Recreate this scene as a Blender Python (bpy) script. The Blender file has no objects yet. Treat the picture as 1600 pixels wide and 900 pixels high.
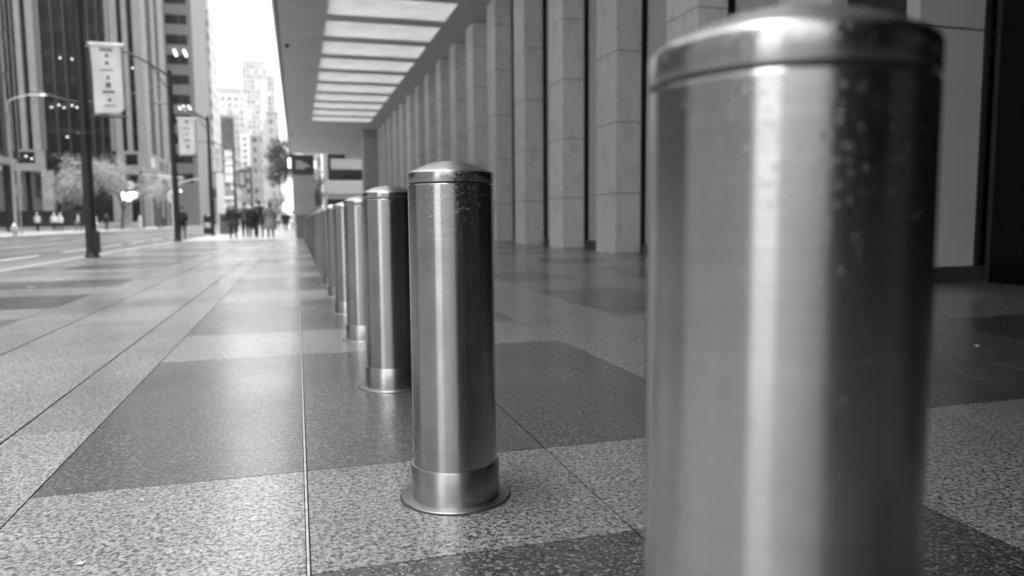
import bpy, bmesh, math, random
from mathutils import Vector, Matrix, Euler
R = math.radians
rnd = random.Random(7)
scene = bpy.context.scene
COL = scene.collection

# ------------------------------------------------------------------ camera
yaw, pitch, roll = 0.28021, 0.09248, 0.00863
cd = bpy.data.cameras.new("camera"); cam = bpy.data.objects.new("camera", cd); COL.objects.link(cam)
fwd = Vector((math.sin(yaw)*math.cos(pitch), math.cos(yaw)*math.cos(pitch), -math.sin(pitch)))
rt = Vector((math.cos(yaw), -math.sin(yaw), 0)); dn = fwd.cross(rt)
r2 = rt*math.cos(roll) + dn*math.sin(roll); d2 = -rt*math.sin(roll) + dn*math.cos(roll)
m = Matrix((r2, -d2, -fwd)).transposed().to_4x4(); m.translation = Vector((0, 0, 0.802))
cam.matrix_world = m
cd.sensor_width = 36; cd.lens = 1159.64/1600*36
cd.clip_start = 0.05; cd.clip_end = 3000
cd.dof.use_dof = True; cd.dof.focus_distance = 2.03; cd.dof.aperture_fstop = 2.4
cd.dof.aperture_blades = 9
scene.camera = cam

# ------------------------------------------------------------------ sky, sun, exposure
SUN_EL, SUN_AZ = R(85), R(-80)       # azimuth from +Y towards +X
w = bpy.data.worlds.new("World"); scene.world = w; w.use_nodes = True
nt = w.node_tree; nt.nodes.clear()
wo = nt.nodes.new("ShaderNodeOutputWorld"); bg = nt.nodes.new("ShaderNodeBackground")
sk = nt.nodes.new("ShaderNodeTexSky"); sk.sky_type = 'NISHITA'; sk.sun_disc = False
sk.sun_elevation = SUN_EL; sk.sun_rotation = SUN_AZ; sk.air_density = 1.0; sk.dust_density = 5.0; sk.altitude = 50
bw = nt.nodes.new("ShaderNodeRGBToBW")
mx = nt.nodes.new("ShaderNodeMix"); mx.data_type = 'FLOAT'; mx.inputs[0].default_value = 0.6
mx.inputs[3].default_value = 10.5        # even overcast veil over the clear-sky gradient
nt.links.new(sk.outputs[0], bw.inputs[0]); nt.links.new(bw.outputs[0], mx.inputs[2])
nt.links.new(mx.outputs[0], bg.inputs[0]); bg.inputs[1].default_value = 0.14
nt.links.new(bg.outputs[0], wo.inputs[0])
sd = bpy.data.lights.new("sun", 'SUN'); sd.energy = 2.3; sd.angle = R(22); sd.color = (1, 1, 1)
sun = bpy.data.objects.new("sun", sd); COL.objects.link(sun)
sdir = Vector((math.sin(SUN_AZ)*math.cos(SUN_EL), math.cos(SUN_AZ)*math.cos(SUN_EL), math.sin(SUN_EL)))
sun.rotation_euler = sdir.to_track_quat('Z', 'Y').to_euler()
sun.location = (-10, -5, 30)
vs = scene.view_settings
vs.view_transform = 'Standard'; vs.look = 'None'; vs.exposure = 1.3; vs.gamma = 1; vs.use_curve_mapping = False
scene.cycles.use_denoising = True
scene.cycles.max_bounces = 8

# ------------------------------------------------------------------ materials
def new_mat(name):
    mt = bpy.data.materials.new(name); mt.use_nodes = True
    t = mt.node_tree; p = t.nodes["Principled BSDF"]
    return mt, t, p
def G(v): return (v, v, v, 1)
def N(t, kind, **kw):
    n = t.nodes.new(kind)
    for k, v in kw.items():
        if k.startswith('i_'):
            n.inputs[k[2:].replace('_', ' ')].default_value = v
        else: setattr(n, k, v)
    return n
def ramp(t, src, stops, link=True):
    r = t.nodes.new("ShaderNodeValToRGB"); e = r.color_ramp.elements
    e[0].position, e[0].color = stops[0][0], G(stops[0][1])
    e[1].position, e[1].color = stops[1][0], G(stops[1][1])
    for p_, c_ in stops[2:]:
        k = e.new(p_); k.color = G(c_)
    t.links.new(src, r.inputs[0]); return r
def coords(t, scale=(1, 1, 1), gen='Object', rot=(0, 0, 0)):
    tc = t.nodes.new("ShaderNodeTexCoord"); mp = t.nodes.new("ShaderNodeMapping")
    mp.inputs['Scale'].default_value = scale; mp.inputs['Rotation'].default_value = rot
    t.links.new(tc.outputs[gen], mp.inputs[0]); return mp.outputs[0]
def mulcol(t, a, b, fac=1.0):
    n = t.nodes.new("ShaderNodeMix"); n.data_type = 'RGBA'; n.blend_type = 'MULTIPLY'; n.inputs[0].default_value = fac
    t.links.new(a, n.inputs[6]); t.links.new(b, n.inputs[7]); return n.outputs[2]
def plain(name, v, rough=0.6, metal=0.0, var=0.12, scale=3.0, bump=0.0, spec=0.5):
    mt, t, p = new_mat(name)
    n = N(t, "ShaderNodeTexNoise", i_Scale=scale, i_Detail=6.0); t.links.new(coords(t), n.inputs['Vector'])
    r = ramp(t, n.outputs[0], [(0.3, v*(1-var)), (0.7, v*(1+var))])
    t.links.new(r.outputs[0], p.inputs['Base Color'])
    p.inputs['Roughness'].default_value = rough; p.inputs['Metallic'].default_value = metal
    p.inputs['Specular IOR Level'].default_value = spec
    if bump:
        b = N(t, "ShaderNodeBump", i_Strength=bump, i_Distance=0.01); t.links.new(n.outputs[0], b.inputs['Height'])
        t.links.new(b.outputs[0], p.inputs['Normal'])
    return mt
def emit(name, v, s):
    mt, t, p = new_mat(name); p.inputs['Base Color'].default_value = G(v)
    p.inputs['Emission Color'].default_value = G(v); p.inputs['Emission Strength'].default_value = s
    return mt

def granite(name, base, fleck_d, fleck_l, wet):
    mt, t, p = new_mat(name)
    co = coords(t)
    n1 = N(t, "ShaderNodeTexNoise", i_Scale=75.0, i_Detail=5.0, i_Roughness=0.7); t.links.new(co, n1.inputs['Vector'])
    v1 = N(t, "ShaderNodeTexVoronoi", i_Scale=150.0); t.links.new(co, v1.inputs['Vector'])
    v2 = N(t, "ShaderNodeTexVoronoi", i_Scale=60.0); t.links.new(co, v2.inputs['Vector'])
    sep = t.nodes.new("ShaderNodeSeparateColor"); t.links.new(v1.outputs['Color'], sep.inputs[0])
    sep2 = t.nodes.new("ShaderNodeSeparateColor"); t.links.new(v2.outputs['Color'], sep2.inputs[0])
    a = ramp(t, n1.outputs[0], [(0.425, base*0.03), (0.475, base*0.85), (0.62, base*1.15)])
    grains = ramp(t, sep.outputs[0], [(0.0, fleck_d), (0.16, 0.55), (0.3, 0.95), (0.7, 1.0), (1.0, fleck_l)])
    grains.color_ramp.interpolation = 'LINEAR'
    big = ramp(t, sep2.outputs[1], [(0.0, 0.72), (0.3, 1.0), (0.86, 1.0), (1.0, 1.35)])
    c = mulcol(t, a.outputs[0], grains.outputs[0]); c = mulcol(t, c, big.outputs[0])
    # soft stains and per-stone tone
    n2 = N(t, "ShaderNodeTexNoise", i_Scale=0.9, i_Detail=4.0); t.links.new(co, n2.inputs['Vector'])
    s = ramp(t, n2.outputs[0], [(0.3, 0.72), (0.48, 0.98), (0.7, 1.15)])
    c = mulcol(t, c, s.outputs[0])
    at = N(t, "ShaderNodeAttribute", attribute_name="tone"); t.links.new(at.outputs['Fac'], (mm := N(t, "ShaderNodeMath", operation='MULTIPLY')).inputs[0]); mm.inputs[1].default_value = 1.0
    c = mulcol(t, c, mm.outputs[0])
    t.links.new(c, p.inputs['Base Color'])
    # wet film: patches of lower roughness
    n3 = N(t, "ShaderNodeTexNoise", i_Scale=0.55, i_Detail=3.0); t.links.new(co, n3.inputs['Vector'])
    rr = ramp(t, n3.outputs[0], [(0.35, wet[0]), (0.65, wet[1])])
    n5 = N(t, "ShaderNodeTexNoise", i_Scale=120.0, i_Detail=2.0); t.links.new(co, n5.inputs['Vector'])
    m5 = N(t, "ShaderNodeMath", operation='MULTIPLY_ADD'); m5.inputs[1].default_value = 0.25; t.links.new(n5.outputs[0], m5.inputs[0])
    t.links.new(rr.outputs[0], m5.inputs[2])
    t.links.new(m5.outputs[0], p.inputs['Roughness'])
    p.inputs['Specular IOR Level'].default_value = 0.8
    p.inputs['Coat Weight'].default_value = 1.0; p.inputs['Coat IOR'].default_value = 1.6
    cr = ramp(t, n3.outputs[0], [(0.3, 0.16), (0.7, 0.30)]); t.links.new(cr.outputs[0], p.inputs['Coat Roughness'])
    b = N(t, "ShaderNodeBump", i_Strength=0.8, i_Distance=0.003)
    n4 = N(t, "ShaderNodeTexNoise", i_Scale=95.0, i_Detail=3.0); t.links.new(co, n4.inputs['Vector'])
    t.links.new(n4.outputs[0], b.inputs['Height']); t.links.new(b.outputs[0], p.inputs['Normal'])
    b2 = N(t, "ShaderNodeBump", i_Strength=0.35, i_Distance=0.0012); t.links.new(n4.outputs[0], b2.inputs['Height']); t.links.new(b2.outputs[0], p.inputs['Coat Normal'])
    return mt

def steel(name, ro=0.0, an=0.9):
    mt, t, p = new_mat(name)
    co = coords(t, (5, 5, 900))
    n = N(t, "ShaderNodeTexNoise", i_Scale=1.0, i_Detail=4.0, i_Roughness=0.7); t.links.new(co, n.inputs['Vector'])
    c = ramp(t, n.outputs[0], [(0.3, 0.38), (0.7, 0.50)])
    co2 = coords(t, (1, 1, 0.6))
    n2 = N(t, "ShaderNodeTexNoise", i_Scale=9.0, i_Detail=6.0, i_Roughness=0.6); t.links.new(co2, n2.inputs['Vector'])
    st = ramp(t, n2.outputs[0], [(0.32, 0.8), (0.55, 1.0)])
    n6 = N(t, "ShaderNodeTexNoise", i_Scale=45.0, i_Detail=2.0); t.links.new(coords(t), n6.inputs['Vector'])
    sp = ramp(t, n6.outputs[0], [(0.21, 0.6), (0.25, 1.0)])
    cc = mulcol(t, mulcol(t, c.outputs[0], st.outputs[0]), sp.outputs[0])
    t.links.new(cc, p.inputs['Base Color'])
    p.inputs['Metallic'].default_value = 1.0
    rr = ramp(t, n2.outputs[0], [(0.3, 0.27+ro), (0.7, 0.20+ro)])
    t.links.new(rr.outputs[0], p.inputs['Roughness'])
    p.inputs['Anisotropic'].default_value = an; p.inputs['Anisotropic Rotation'].default_value = 0.25
    tg = N(t, "ShaderNodeTangent", direction_type='RADIAL', axis='Z'); t.links.new(tg.outputs[0], p.inputs['Tangent'])
    b = N(t, "ShaderNodeBump", i_Strength=0.15, i_Distance=0.0004); t.links.new(n.outputs[0], b.inputs['Height'])
    t.links.new(b.outputs[0], p.inputs['Normal'])
    return mt

def marble(name, v):
    mt, t, p = new_mat(name)
    co = coords(t, (1, 1, 0.55), rot=(0.3, 0.5, 0.2))
    n = N(t, "ShaderNodeTexNoise", i_Scale=2.2, i_Detail=9.0, i_Roughness=0.62, i_Distortion=1.6); t.links.new(co, n.inputs['Vector'])
    a = ramp(t, n.outputs[0], [(0.30, v*0.84), (0.44, v*0.97), (0.7, v*1.06)])
    wv = N(t, "ShaderNodeTexWave", i_Scale=0.7, i_Distortion=14.0, i_Detail=5.0); wv.inputs['Detail Scale'].default_value = 1.6
    t.links.new(co, wv.inputs['Vector'])
    vn = ramp(t, wv.outputs[0], [(0.0, 0.9), (0.06, 1.0)])
    c = mulcol(t, a.outputs[0], vn.outputs[0])
    oi = t.nodes.new("ShaderNodeObjectInfo"); mr = N(t, "ShaderNodeMapRange"); mr.inputs[3].default_value = 0.9; mr.inputs[4].default_value = 1.08
    t.links.new(oi.outputs['Random'], mr.inputs[0]); c = mulcol(t, c, mr.outputs[0])
    t.links.new(c, p.inputs['Base Color']); p.inputs['Roughness'].default_value = 0.55
    return mt

def grid_facade(name, wall, glass, sx, sz, fx, fz, axis='X', rough=0.4, spec=0.2):
    """wall with recessed-looking window grid: metres per bay sx, per storey sz, glass fraction fx, fz"""
    mt, t, p = new_mat(name)
    tc = t.nodes.new("ShaderNodeTexCoord"); sp = t.nodes.new("ShaderNodeSeparateXYZ"); t.links.new(tc.outputs['Object'], sp.inputs[0])
    def cell(out, s, f):
        d = N(t, "ShaderNodeMath", operation='DIVIDE'); d.inputs[1].default_value = s; t.links.new(out, d.inputs[0])
        fr = N(t, "ShaderNodeMath", operation='FRACT'); t.links.new(d.outputs[0], fr.inputs[0])
        l = N(t, "ShaderNodeMath", operation='LESS_THAN'); l.inputs[1].default_value = f; t.links.new(fr.outputs[0], l.inputs[0])
        fl = N(t, "ShaderNodeMath", operation='FLOOR'); t.links.new(d.outputs[0], fl.inputs[0])
        return l.outputs[0], fl.outputs[0]
    xy = N(t, "ShaderNodeMath", operation='ADD'); t.links.new(sp.outputs[0], xy.inputs[0]); t.links.new(sp.outputs[1], xy.inputs[1])
    a, ia = cell(xy.outputs[0], sx, fx); b, ib = cell(sp.outputs[2], sz, fz)
    mm = N(t, "ShaderNodeMath", operation='MULTIPLY'); t.links.new(a, mm.inputs[0]); t.links.new(b, mm.inputs[1])
    cx = t.nodes.new("ShaderNodeCombineXYZ"); t.links.new(ia, cx.inputs[0]); t.links.new(ib, cx.inputs[1])
    wn = N(t, "ShaderNodeTexWhiteNoise"); t.links.new(cx.outputs[0], wn.inputs['Vector'])
    gl = ramp(t, wn.outputs['Value'], [(0.0, glass*0.5), (0.8, glass*1.3), (1.0, glass*3.0)])
    ns = N(t, "ShaderNodeTexNoise", i_Scale=0.8, i_Detail=5.0); t.links.new(tc.outputs['Object'], ns.inputs['Vector'])
    wl = ramp(t, ns.outputs[0], [(0.3, wall*0.85), (0.7, wall*1.1)])
    x = t.nodes.new("ShaderNodeMix"); x.data_type = 'RGBA'
    t.links.new(mm.outputs[0], x.inputs[0]); t.links.new(wl.outputs[0], x.inputs[6]); t.links.new(gl.outputs[0], x.inputs[7])
    t.links.new(x.outputs[2], p.inputs['Base Color']); p.inputs['Specular IOR Level'].default_value = spec
    rg = ramp(t, mm.outputs[0], [(0.0, 0.7), (1.0, rough)]); t.links.new(rg.outputs[0], p.inputs['Roughness'])
    return mt

M = {}
M['granite_light'] = granite('light_granite', 0.25, 0.03, 1.2, (0.25, 0.5))
M['granite_dark'] = granite('dark_granite', 0.045, 0.12, 5.0, (0.2, 0.42))
M['grout'] = plain('grout', 0.035, 0.9)
M['caulk'] = plain('pale_caulk', 0.36, 0.6, var=0.4, scale=20)
M['kerb'] = plain('kerb_stone', 0.2, 0.6, scale=8, bump=0.2)
M['steel'] = steel('brushed_steel'); M['steel_collar'] = steel('brushed_steel_collar', 0.08, 0.6); M['steel_cap'] = steel('brushed_steel_cap', 0.14, 0.5)
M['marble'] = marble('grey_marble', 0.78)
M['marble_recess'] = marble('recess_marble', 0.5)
M['soffit'] = plain('soffit_paint', 0.40, 0.6, var=0.06, scale=0.6)
M['soffit_groove'] = plain('soffit_groove', 0.10, 0.8)
M['fascia'] = plain('fascia_metal', 0.33, 0.4, 0.2)
M['plinth'] = plain('dark_plinth', 0.05, 0.35)
M['black'] = plain('black_metal', 0.02, 0.4)
M['pole'] = plain('dark_pole_paint', 0.02, 0.45, var=0.3, scale=9)
M['banner'] = plain('white_banner_cloth', 0.75, 0.7, var=0.05)
M['ink'] = plain('grey_ink', 0.12, 0.7)
M['alu'] = plain('pale_metal', 0.7, 0.35, 0.5)
M['darkglass'] = plain('dark_glass', 0.012, 0.06, var=0.5, scale=0.4, spec=0.6)
M['doorglass'] = plain('door_glass', 0.004, 0.12, spec=0.15)
M['panel'] = plain('wall_panel', 0.34, 0.5, var=0.05, scale=1.5)
M['skin'] = plain('skin', 0.42, 0.5)
M['hair_dark'] = plain('dark_hair', 0.03, 0.6, scale=60)
M['hair_light'] = plain('light_hair', 0.55, 0.6, scale=60)
M['cloth_black'] = plain('black_cloth', 0.025, 0.9, scale=25)
M['cloth_grey'] = plain('grey_cloth', 0.16, 0.9, scale=25)
M['cloth_mid'] = plain('mid_grey_cloth', 0.09, 0.9, scale=25)
M['cloth_light'] = plain('light_cloth', 0.6, 0.8, scale=25)
M['cloth_white'] = plain('white_cloth', 0.75, 0.8, scale=25)
M['shoe'] = plain('shoe', 0.03, 0.5)
M['bark'] = plain('bark', 0.07, 0.9, scale=18, bump=0.6)
M['leaf_pale'] = plain('pale_blossom_leaf', 0.4, 0.7, var=0.35, scale=1.5)
M['leaf_dark'] = plain('dark_leaf', 0.07, 0.6, var=0.4, scale=1.5)
M['fin'] = plain('dark_fin', 0.12, 0.5); M['entry'] = plain('entrance_panel', 0.55, 0.5, var=0.05, scale=1.5)
M['stone_tower'] = plain('tower_stone', 0.17, 0.7, var=0.12, scale=0.7)
M['lamp'] = emit('lit_lamp', 1.0, 1.2)
M['signlit'] = emit('lit_sign', 1.0, 0.9)
def mk_asphalt():
    mt, t, p = new_mat('wet_asphalt'); co = coords(t)
    n = N(t, "ShaderNodeTexNoise", i_Scale=60.0, i_Detail=5.0); t.links.new(co, n.inputs['Vector'])
    n2 = N(t, "ShaderNodeTexNoise", i_Scale=0.5, i_Detail=5.0); t.links.new(coords(t, (1, 0.15, 1)), n2.inputs['Vector'])
    c = mulcol(t, ramp(t, n.outputs[0], [(0.3, 0.08), (0.7, 0.15)]).outputs[0], ramp(t, n2.outputs[0], [(0.3, 0.8), (0.7, 1.25)]).outputs[0])
    t.links.new(c, p.inputs['Base Color'])
    t.links.new(ramp(t, n2.outputs[0], [(0.3, 0.2), (0.7, 0.4)]).outputs[0], p.inputs['Roughness'])
    b = N(t, "ShaderNodeBump", i_Strength=0.5, i_Distance=0.004); t.links.new(n.outputs[0], b.inputs['Height']); t.links.new(b.outputs[0], p.inputs['Normal'])
    return mt
M['asphalt'] = mk_asphalt()
M['roadpaint'] = plain('road_paint', 0.5, 0.5, var=0.25, scale=12)
M['farpave'] = plain('far_pavement_concrete', 0.3, 0.5, var=0.15, scale=1.2)
def mk_opal():
    mt, t, p = new_mat('opal_skylight')
    o = [n for n in t.nodes if n.type == 'OUTPUT_MATERIAL'][0]; t.nodes.remove(p)
    tr = t.nodes.new("ShaderNodeBsdfTranslucent"); tr.inputs[0].default_value = G(0.85)
    df = t.nodes.new("ShaderNodeBsdfDiffuse"); df.inputs[0].default_value = G(0.7)
    n = N(t, "ShaderNodeTexNoise", i_Scale=0.7, i_Detail=4.0); t.links.new(coords(t), n.inputs['Vector'])
    t.links.new(ramp(t, n.outputs[0], [(0.3, 0.46), (0.7, 0.56)]).outputs[0], tr.inputs[0])
    ms = t.nodes.new("ShaderNodeMixShader"); ms.inputs[0].default_value = 0.2
    t.links.new(tr.outputs[0], ms.inputs[1]); t.links.new(df.outputs[0], ms.inputs[2]); t.links.new(ms.outputs[0], o.inputs[0])
    return mt
M['opal'] = mk_opal()
def mk_water():
    mt, t, p = new_mat('water_drop'); p.inputs['Base Color'].default_value = G(1)
    p.inputs['Transmission Weight'].default_value = 1; p.inputs['IOR'].default_value = 1.33; p.inputs['Roughness'].default_value = 0.02
    return mt
M['water'] = mk_water()

# ------------------------------------------------------------------ mesh helpers
class MB:
    def __init__(s): s.v = []; s.f = []; s.m = []; s.sm = []; s.mats = []
    def mi(s, mat):
        if mat not in s.mats: s.mats.append(mat)
        return s.mats.index(mat)
    def poly(s, vs, fs, mat, smooth=False):
        o = len(s.v); k = s.mi(mat); s.v += [tuple(v) for v in vs]
        for f in fs: s.f.append(tuple(i+o for i in f)); s.m.append(k); s.sm.append(smooth)
    def box(s, x0, x1, y0, y1, z0, z1, mat, bev=0.0):
        if bev <= 0:
            v = [(x, y, z) for z in (z0, z1) for y in (y0, y1) for x in (x0, x1)]
            s.poly(v, [(0,2,3,1),(4,5,7,6),(0,1,5,4),(2,6,7,3),(0,4,6,2),(1,3,7,5)], mat)
        else:
            bm = bmesh.new(); bmesh.ops.create_cube(bm, size=1)
            for v in bm.verts: v.co = Vector(((x0+x1)/2+v.co.x*(x1-x0), (y0+y1)/2+v.co.y*(y1-y0), (z0+z1)/2+v.co.z*(z1-z0)))
            bmesh.ops.bevel(bm, geom=bm.edges[:], offset=bev, segments=2, affect='EDGES', profile=0.5)
            bm.verts.index_update()
            s.poly([v.co[:] for v in bm.verts], [[v.index for v in f.verts] for f in bm.faces], mat); bm.free()
    def lathe(s, prof, mat, n=64, c=(0, 0, 0), cap=True, smooth=True):
        vs = []; fs = []
        for r, z in prof:
            for i in range(n):
                a = 2*math.pi*i/n; vs.append((c[0]+r*math.cos(a), c[1]+r*math.sin(a), c[2]+z))
        for j in range(len(prof)-1):
            for i in range(n):
                k = (i+1) % n; fs.append((j*n+i, j*n+k, (j+1)*n+k, (j+1)*n+i))
        if cap:
            fs.append(tuple(range(n-1, -1, -1))); fs.append(tuple((len(prof)-1)*n+i for i in range(n)))
        s.poly(vs, fs, mat, smooth)
    def tube(s, pts, rad, mat, n=10, smooth=True):
        pts = [Vector(p) for p in pts]
        if not hasattr(rad, '__len__'): rad = [rad]*len(pts)
        vs = []; fs = []
        up = None
        for i, p in enumerate(pts):
            d = (pts[min(i+1, len(pts)-1)] - pts[max(i-1, 0)]).normalized()
            if up is None: up = Vector((0, 0, 1)) if abs(d.z) < 0.9 else Vector((1, 0, 0))
            a = d.cross(up).normalized(); b = a.cross(d).normalized(); up = b
            for k in range(n):
                t_ = 2*math.pi*k/n; vs.append(p + (a*math.cos(t_)+b*math.sin(t_))*rad[i])
        for i in range(len(pts)-1):
            for k in range(n):
                l = (k+1) % n; fs.append((i*n+k, i*n+l, (i+1)*n+l, (i+1)*n+k))
        fs.append(tuple(range(n-1, -1, -1))); fs.append(tuple((len(pts)-1)*n+k for k in range(n)))
        s.poly(vs, fs, mat, smooth)
    def ell(s, c, r, mat, n=12, rows=8, smooth=True):
        prof_v = []; fs = []
        for j in range(rows+1):
            th = math.pi*j/rows
            for i in range(n):
                a = 2*math.pi*i/n
                prof_v.append((c[0]+r[0]*math.sin(th)*math.cos(a), c[1]+r[1]*math.sin(th)*math.sin(a), c[2]-r[2]*math.cos(th)))
        for j in range(rows):
            for i in range(n):
                k = (i+1) % n; fs.append((j*n+i, j*n+k, (j+1)*n+k, (j+1)*n+i))
        s.poly(prof_v, fs, mat, smooth)
    def build(s, name, parent=None, edge_split=True):
        me = bpy.data.meshes.new(name); me.from_pydata(s.v, [], s.f)
        for mt in s.mats: me.materials.append(mt)
        me.polygons.foreach_set('material_index', s.m)
        me.polygons.foreach_set('use_smooth', s.sm)
        me.update()
        if edge_split and any(s.sm):
            bm = bmesh.new(); bm.from_mesh(me); bmesh.ops.remove_doubles(bm, verts=bm.verts, dist=1e-5)
            for e in bm.edges:
                if len(e.link_faces) == 2 and e.calc_face_angle(0) > R(38): e.smooth = False
            bm.to_mesh(me); bm.free()
        o = bpy.data.objects.new(name, me); COL.objects.link(o)
        if parent: o.parent = parent
        return o
def tag(o, label=None, cat=None, group=None, kind=None):
    if label: o['label'] = label
    if cat: o['category'] = cat
    if group: o['group'] = group
    if kind: o['kind'] = kind
    return o
def empty(name, loc=(0, 0, 0), rz=0.0):
    o = bpy.data.objects.new(name, None); o.empty_display_size = 0.2
    COL.objects.link(o); o.location = loc; o.rotation_euler = (0, 0, rz); return o
def copy_tree(o, parent=None):
    c = o.copy(); COL.objects.link(c); c.parent = parent
    for ch in list(o.children): copy_tree(ch, c)
    return c
def one(name, mat, fn, parent=None):
    b = MB(); fn(b, mat); return b.build(name, parent)
def boxo(name, parent, mat, *a, bev=0.0):
    b = MB(); b.box(*a, mat, bev=bev); return b.build(name, parent)

# ================================================================== SETTING
# ground far and wide
b = MB(); b.box(-150, 120, -130, 900, -0.6, -0.134, M['farpave']); tag(b.build('ground'), kind='structure')
b = MB(); b.box(-17.0, -5.05, -120, 700, -0.133, -0.129, M['asphalt'])
b.build('road'); tag(bpy.data.objects['road'], kind='structure')
b = MB()
for k in range(-2, 40): b.box(-7.28, -7.14, 16.2+k*5.2, 19.2+k*5.2, -0.128, -0.125, M['roadpaint'])
for k in range(-2, 40): b.box(-13.9, -13.76, 12.2+k*9.0, 15.2+k*9.0, -0.128, -0.125, M['roadpaint'])
b.box(-10.60, -10.48, 5, 180, -0.128, -0.125, M['roadpaint'])
tag(b.build('road_markings'), kind='structure')
b = MB(); b.box(-17.25, -17.0, -120, 700, -0.3, 0.0, M['kerb'], bev=0.02); b.box(-5.05, -4.8, -60, 700, -0.3, 0.0, M['kerb'], bev=0.02)
tag(b.build('kerb'), kind='structure')
b = MB(); b.box(-90, -17.255, -120, 700, -0.3, -0.004, M['farpave']); tag(b.build('far_pavement'), kind='structure')

# near pavement: granite slabs with real joints
def pave():
    b = MB(); L, D = M['granite_light'], M['granite_dark']; tones = []
    b.box(-4.795, 40, -60, 330, -0.3, -0.012, M['grout']); tones += [1.0]*6
    b.box(-0.0045, 0.0015, -6, 40, -0.011, -0.001, M['caulk']); tones += [1.0]*6
    b.box(-4.79, -0.004, 34, 330, -0.0119, -0.0008, M['farpave']); tones += [1.0]*6   # worn plain paving further up the street
    def slab(x0, x1, y0, y1, mat, g=0.003):
        h = 0.0
        v = [(x0+g, y0+g, h), (x1-g, y0+g, h), (x1-g, y1-g, h), (x0+g, y1-g, h)]
        e = 0.0007
        vi = [(x0+g-e, y0+g-e, h-0.0015), (x1-g+e, y0+g-e, h-0.0015), (x1-g+e, y1-g+e, h-0.0015), (x0+g-e, y1-g+e, h-0.0015)]
        vb = [(p[0], p[1], -0.012) for p in vi]
        b.poly(v+vi+vb, [(0,1,2,3)]+[(4+i, 4+(i+1) % 4, (i+1) % 4, i) for i in range(4)]+[(8+i, 8+(i+1) % 4, 4+(i+1) % 4, 4+i) for i in range(4)], mat)
        tones.extend([rnd.uniform(0.82, 1.12)]*9)
    def rows(x0, x1, ys, gl=0.0022, gr=0.0022):
        for y0, y1, mt in ys: slab(x0, x1, y0, y1, mt)
    def field(x0, x1, bands, ya, yb, step, bounds=None):
        # bands: dark intervals; slabs cut at interval ends and at most step long
        cuts = [ya, yb]
        for d0, d1 in bands: cuts += [d0, d1]
        cuts = sorted(c for c in set(cuts) if ya <= c <= yb)
        for c0, c1 in zip(cuts, cuts[1:]):
            n = max(1, math.ceil((c1-c0)/step - 0.15)); dark = any(d0 <= (c0+c1)/2 <= d1 for d0, d1 in bands)
            for i in range(n): slab(x0, x1, c0+(c1-c0)*i/n, c0+(c1-c0)*(i+1)/n, D if dark else L)
    C = [(2.42, 4.6), (5.62, 7.8)] + [(8.9+3.25*k, 11.05+3.25*k) for k in range(8)]
    field(-0.78, -0.004, C, -3.0, 34, 2.3)
    field(0.003, 0.81, [(-2.6, -1.5), (-0.6, 1.69)] + C, -6, 60, 2.2)
    field(0.81, 1.65, [(-2.6, -1.5), (-0.6, 1.69)] + C, -6, 60, 2.2)
    field(-1.066, -0.78, [], -3, 34, 3.1)
    field(-1.766, -1.072, [], -4.46, 34, 2.9)
    field(-2.24, -1.773, [], -4, 34, 2.4)
    F = [(2.2, 4.2), (5.0, 7.1), (7.9, 9.3), (10.3, 11.7), (14.2, 16.4), (17.3, 19.6), (21.2, 24)]
    field(-3.1, -2.24, F, -4, 34, 2.4); field(-3.95, -3.1, F, -4, 34, 2.4)
    field(-4.79, -3.95, [], -4, 34, 2.6)
    field(1.65, 2.53, [], -6, 60, 2.3)
    Rr = [(-0.6, 1.3), (2.45, 4.6), (5.62, 7.95), (9.1, 11.0), (12.4, 14.5), (15.8, 18.0), (19.2, 21.4), (22.6, 24.8)]
    for x0, x1 in ((2.53, 3.6), (4.45, 5.9)): field(x0, x1, Rr, -6, 60, 2.3)
    field(3.6, 4.45, [(2.45, 4.6)], -6, 60, 2.3)
    field(5.9, 6.9, [], -6, 60, 2.3)
    field(6.9, 9.0, [], -6, 60, 2.3); field(9.0, 12.0, [(2.45, 4.6)], -6, 60, 2.3)
    for x0 in (0.0, 2.0, 4.0, 6.0, 8.0): field(x0, x0+2, [], 60, 130, 5)
    for x0, x1 in ((-4.79, -3), (-3, -1), (-1, 0), (0, 1.65), (1.65, 4), (4, 7), (7, 10)): field(x0, x1, [(-9.5, -7.5), (-13, -11)], -30, -6, 3)
    me_o = b.build('pavement', edge_split=False)
    at = me_o.data.attributes.new('tone', 'FLOAT', 'FACE')
    at.data.foreach_set('value', tones)
    return me_o
tag(pave(), kind='structure')

# ================================================================== BANK TOWER PODIUM WITH CANOPY (right)
H = 8.55
pod = empty('office_building', (7.5, 15.5, 0)); tag(pod, 'stone office building with a row of square marble columns under a deep canopy', 'building')
def P(o):  # keep world coordinates while parented to an unrotated empty
    par = o.parent
    while par: o.location = o.location - par.location if par.type == 'EMPTY' else o.location; par = None if par.type == 'EMPTY' else par.parent
    return o
def podbox(name, mat, *a, bev=0.0, parent=None):
    b = MB(); b.box(*a, mat, bev=bev); o = b.build(name, parent or pod)
    if parent is None: o.location = (-7.5, -15.5, 0)
    return o
# one column, joints as real gaps round a set-back core
def column_mesh():
    b = MB(); zs = [0.0, 1.36, 2.94, 4.50, 6.06, 7.62, H]
    b.box(0.006, 0.594, 0.006, 1.144, 0, H+0.1, M['grout'])
    for z0, z1 in zip(zs, zs[1:]): b.box(0, 0.6, 0, 1.15, z0+0.007, z1-0.007, M['marble'], bev=0.004)
    return b
colo = None
Y0, PITCH = 15.47, 3.46
for k in range(-12, 15):
    if k == -3: continue
    y = Y0 + PITCH*k
    if y < 7: continue
    if colo is None: c = colo = column_mesh().build('column', pod)
    else:
        c = colo.copy(); COL.objects.link(c); c.parent = pod
    c.location = (6.9-7.5, y-15.5, 0)
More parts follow.
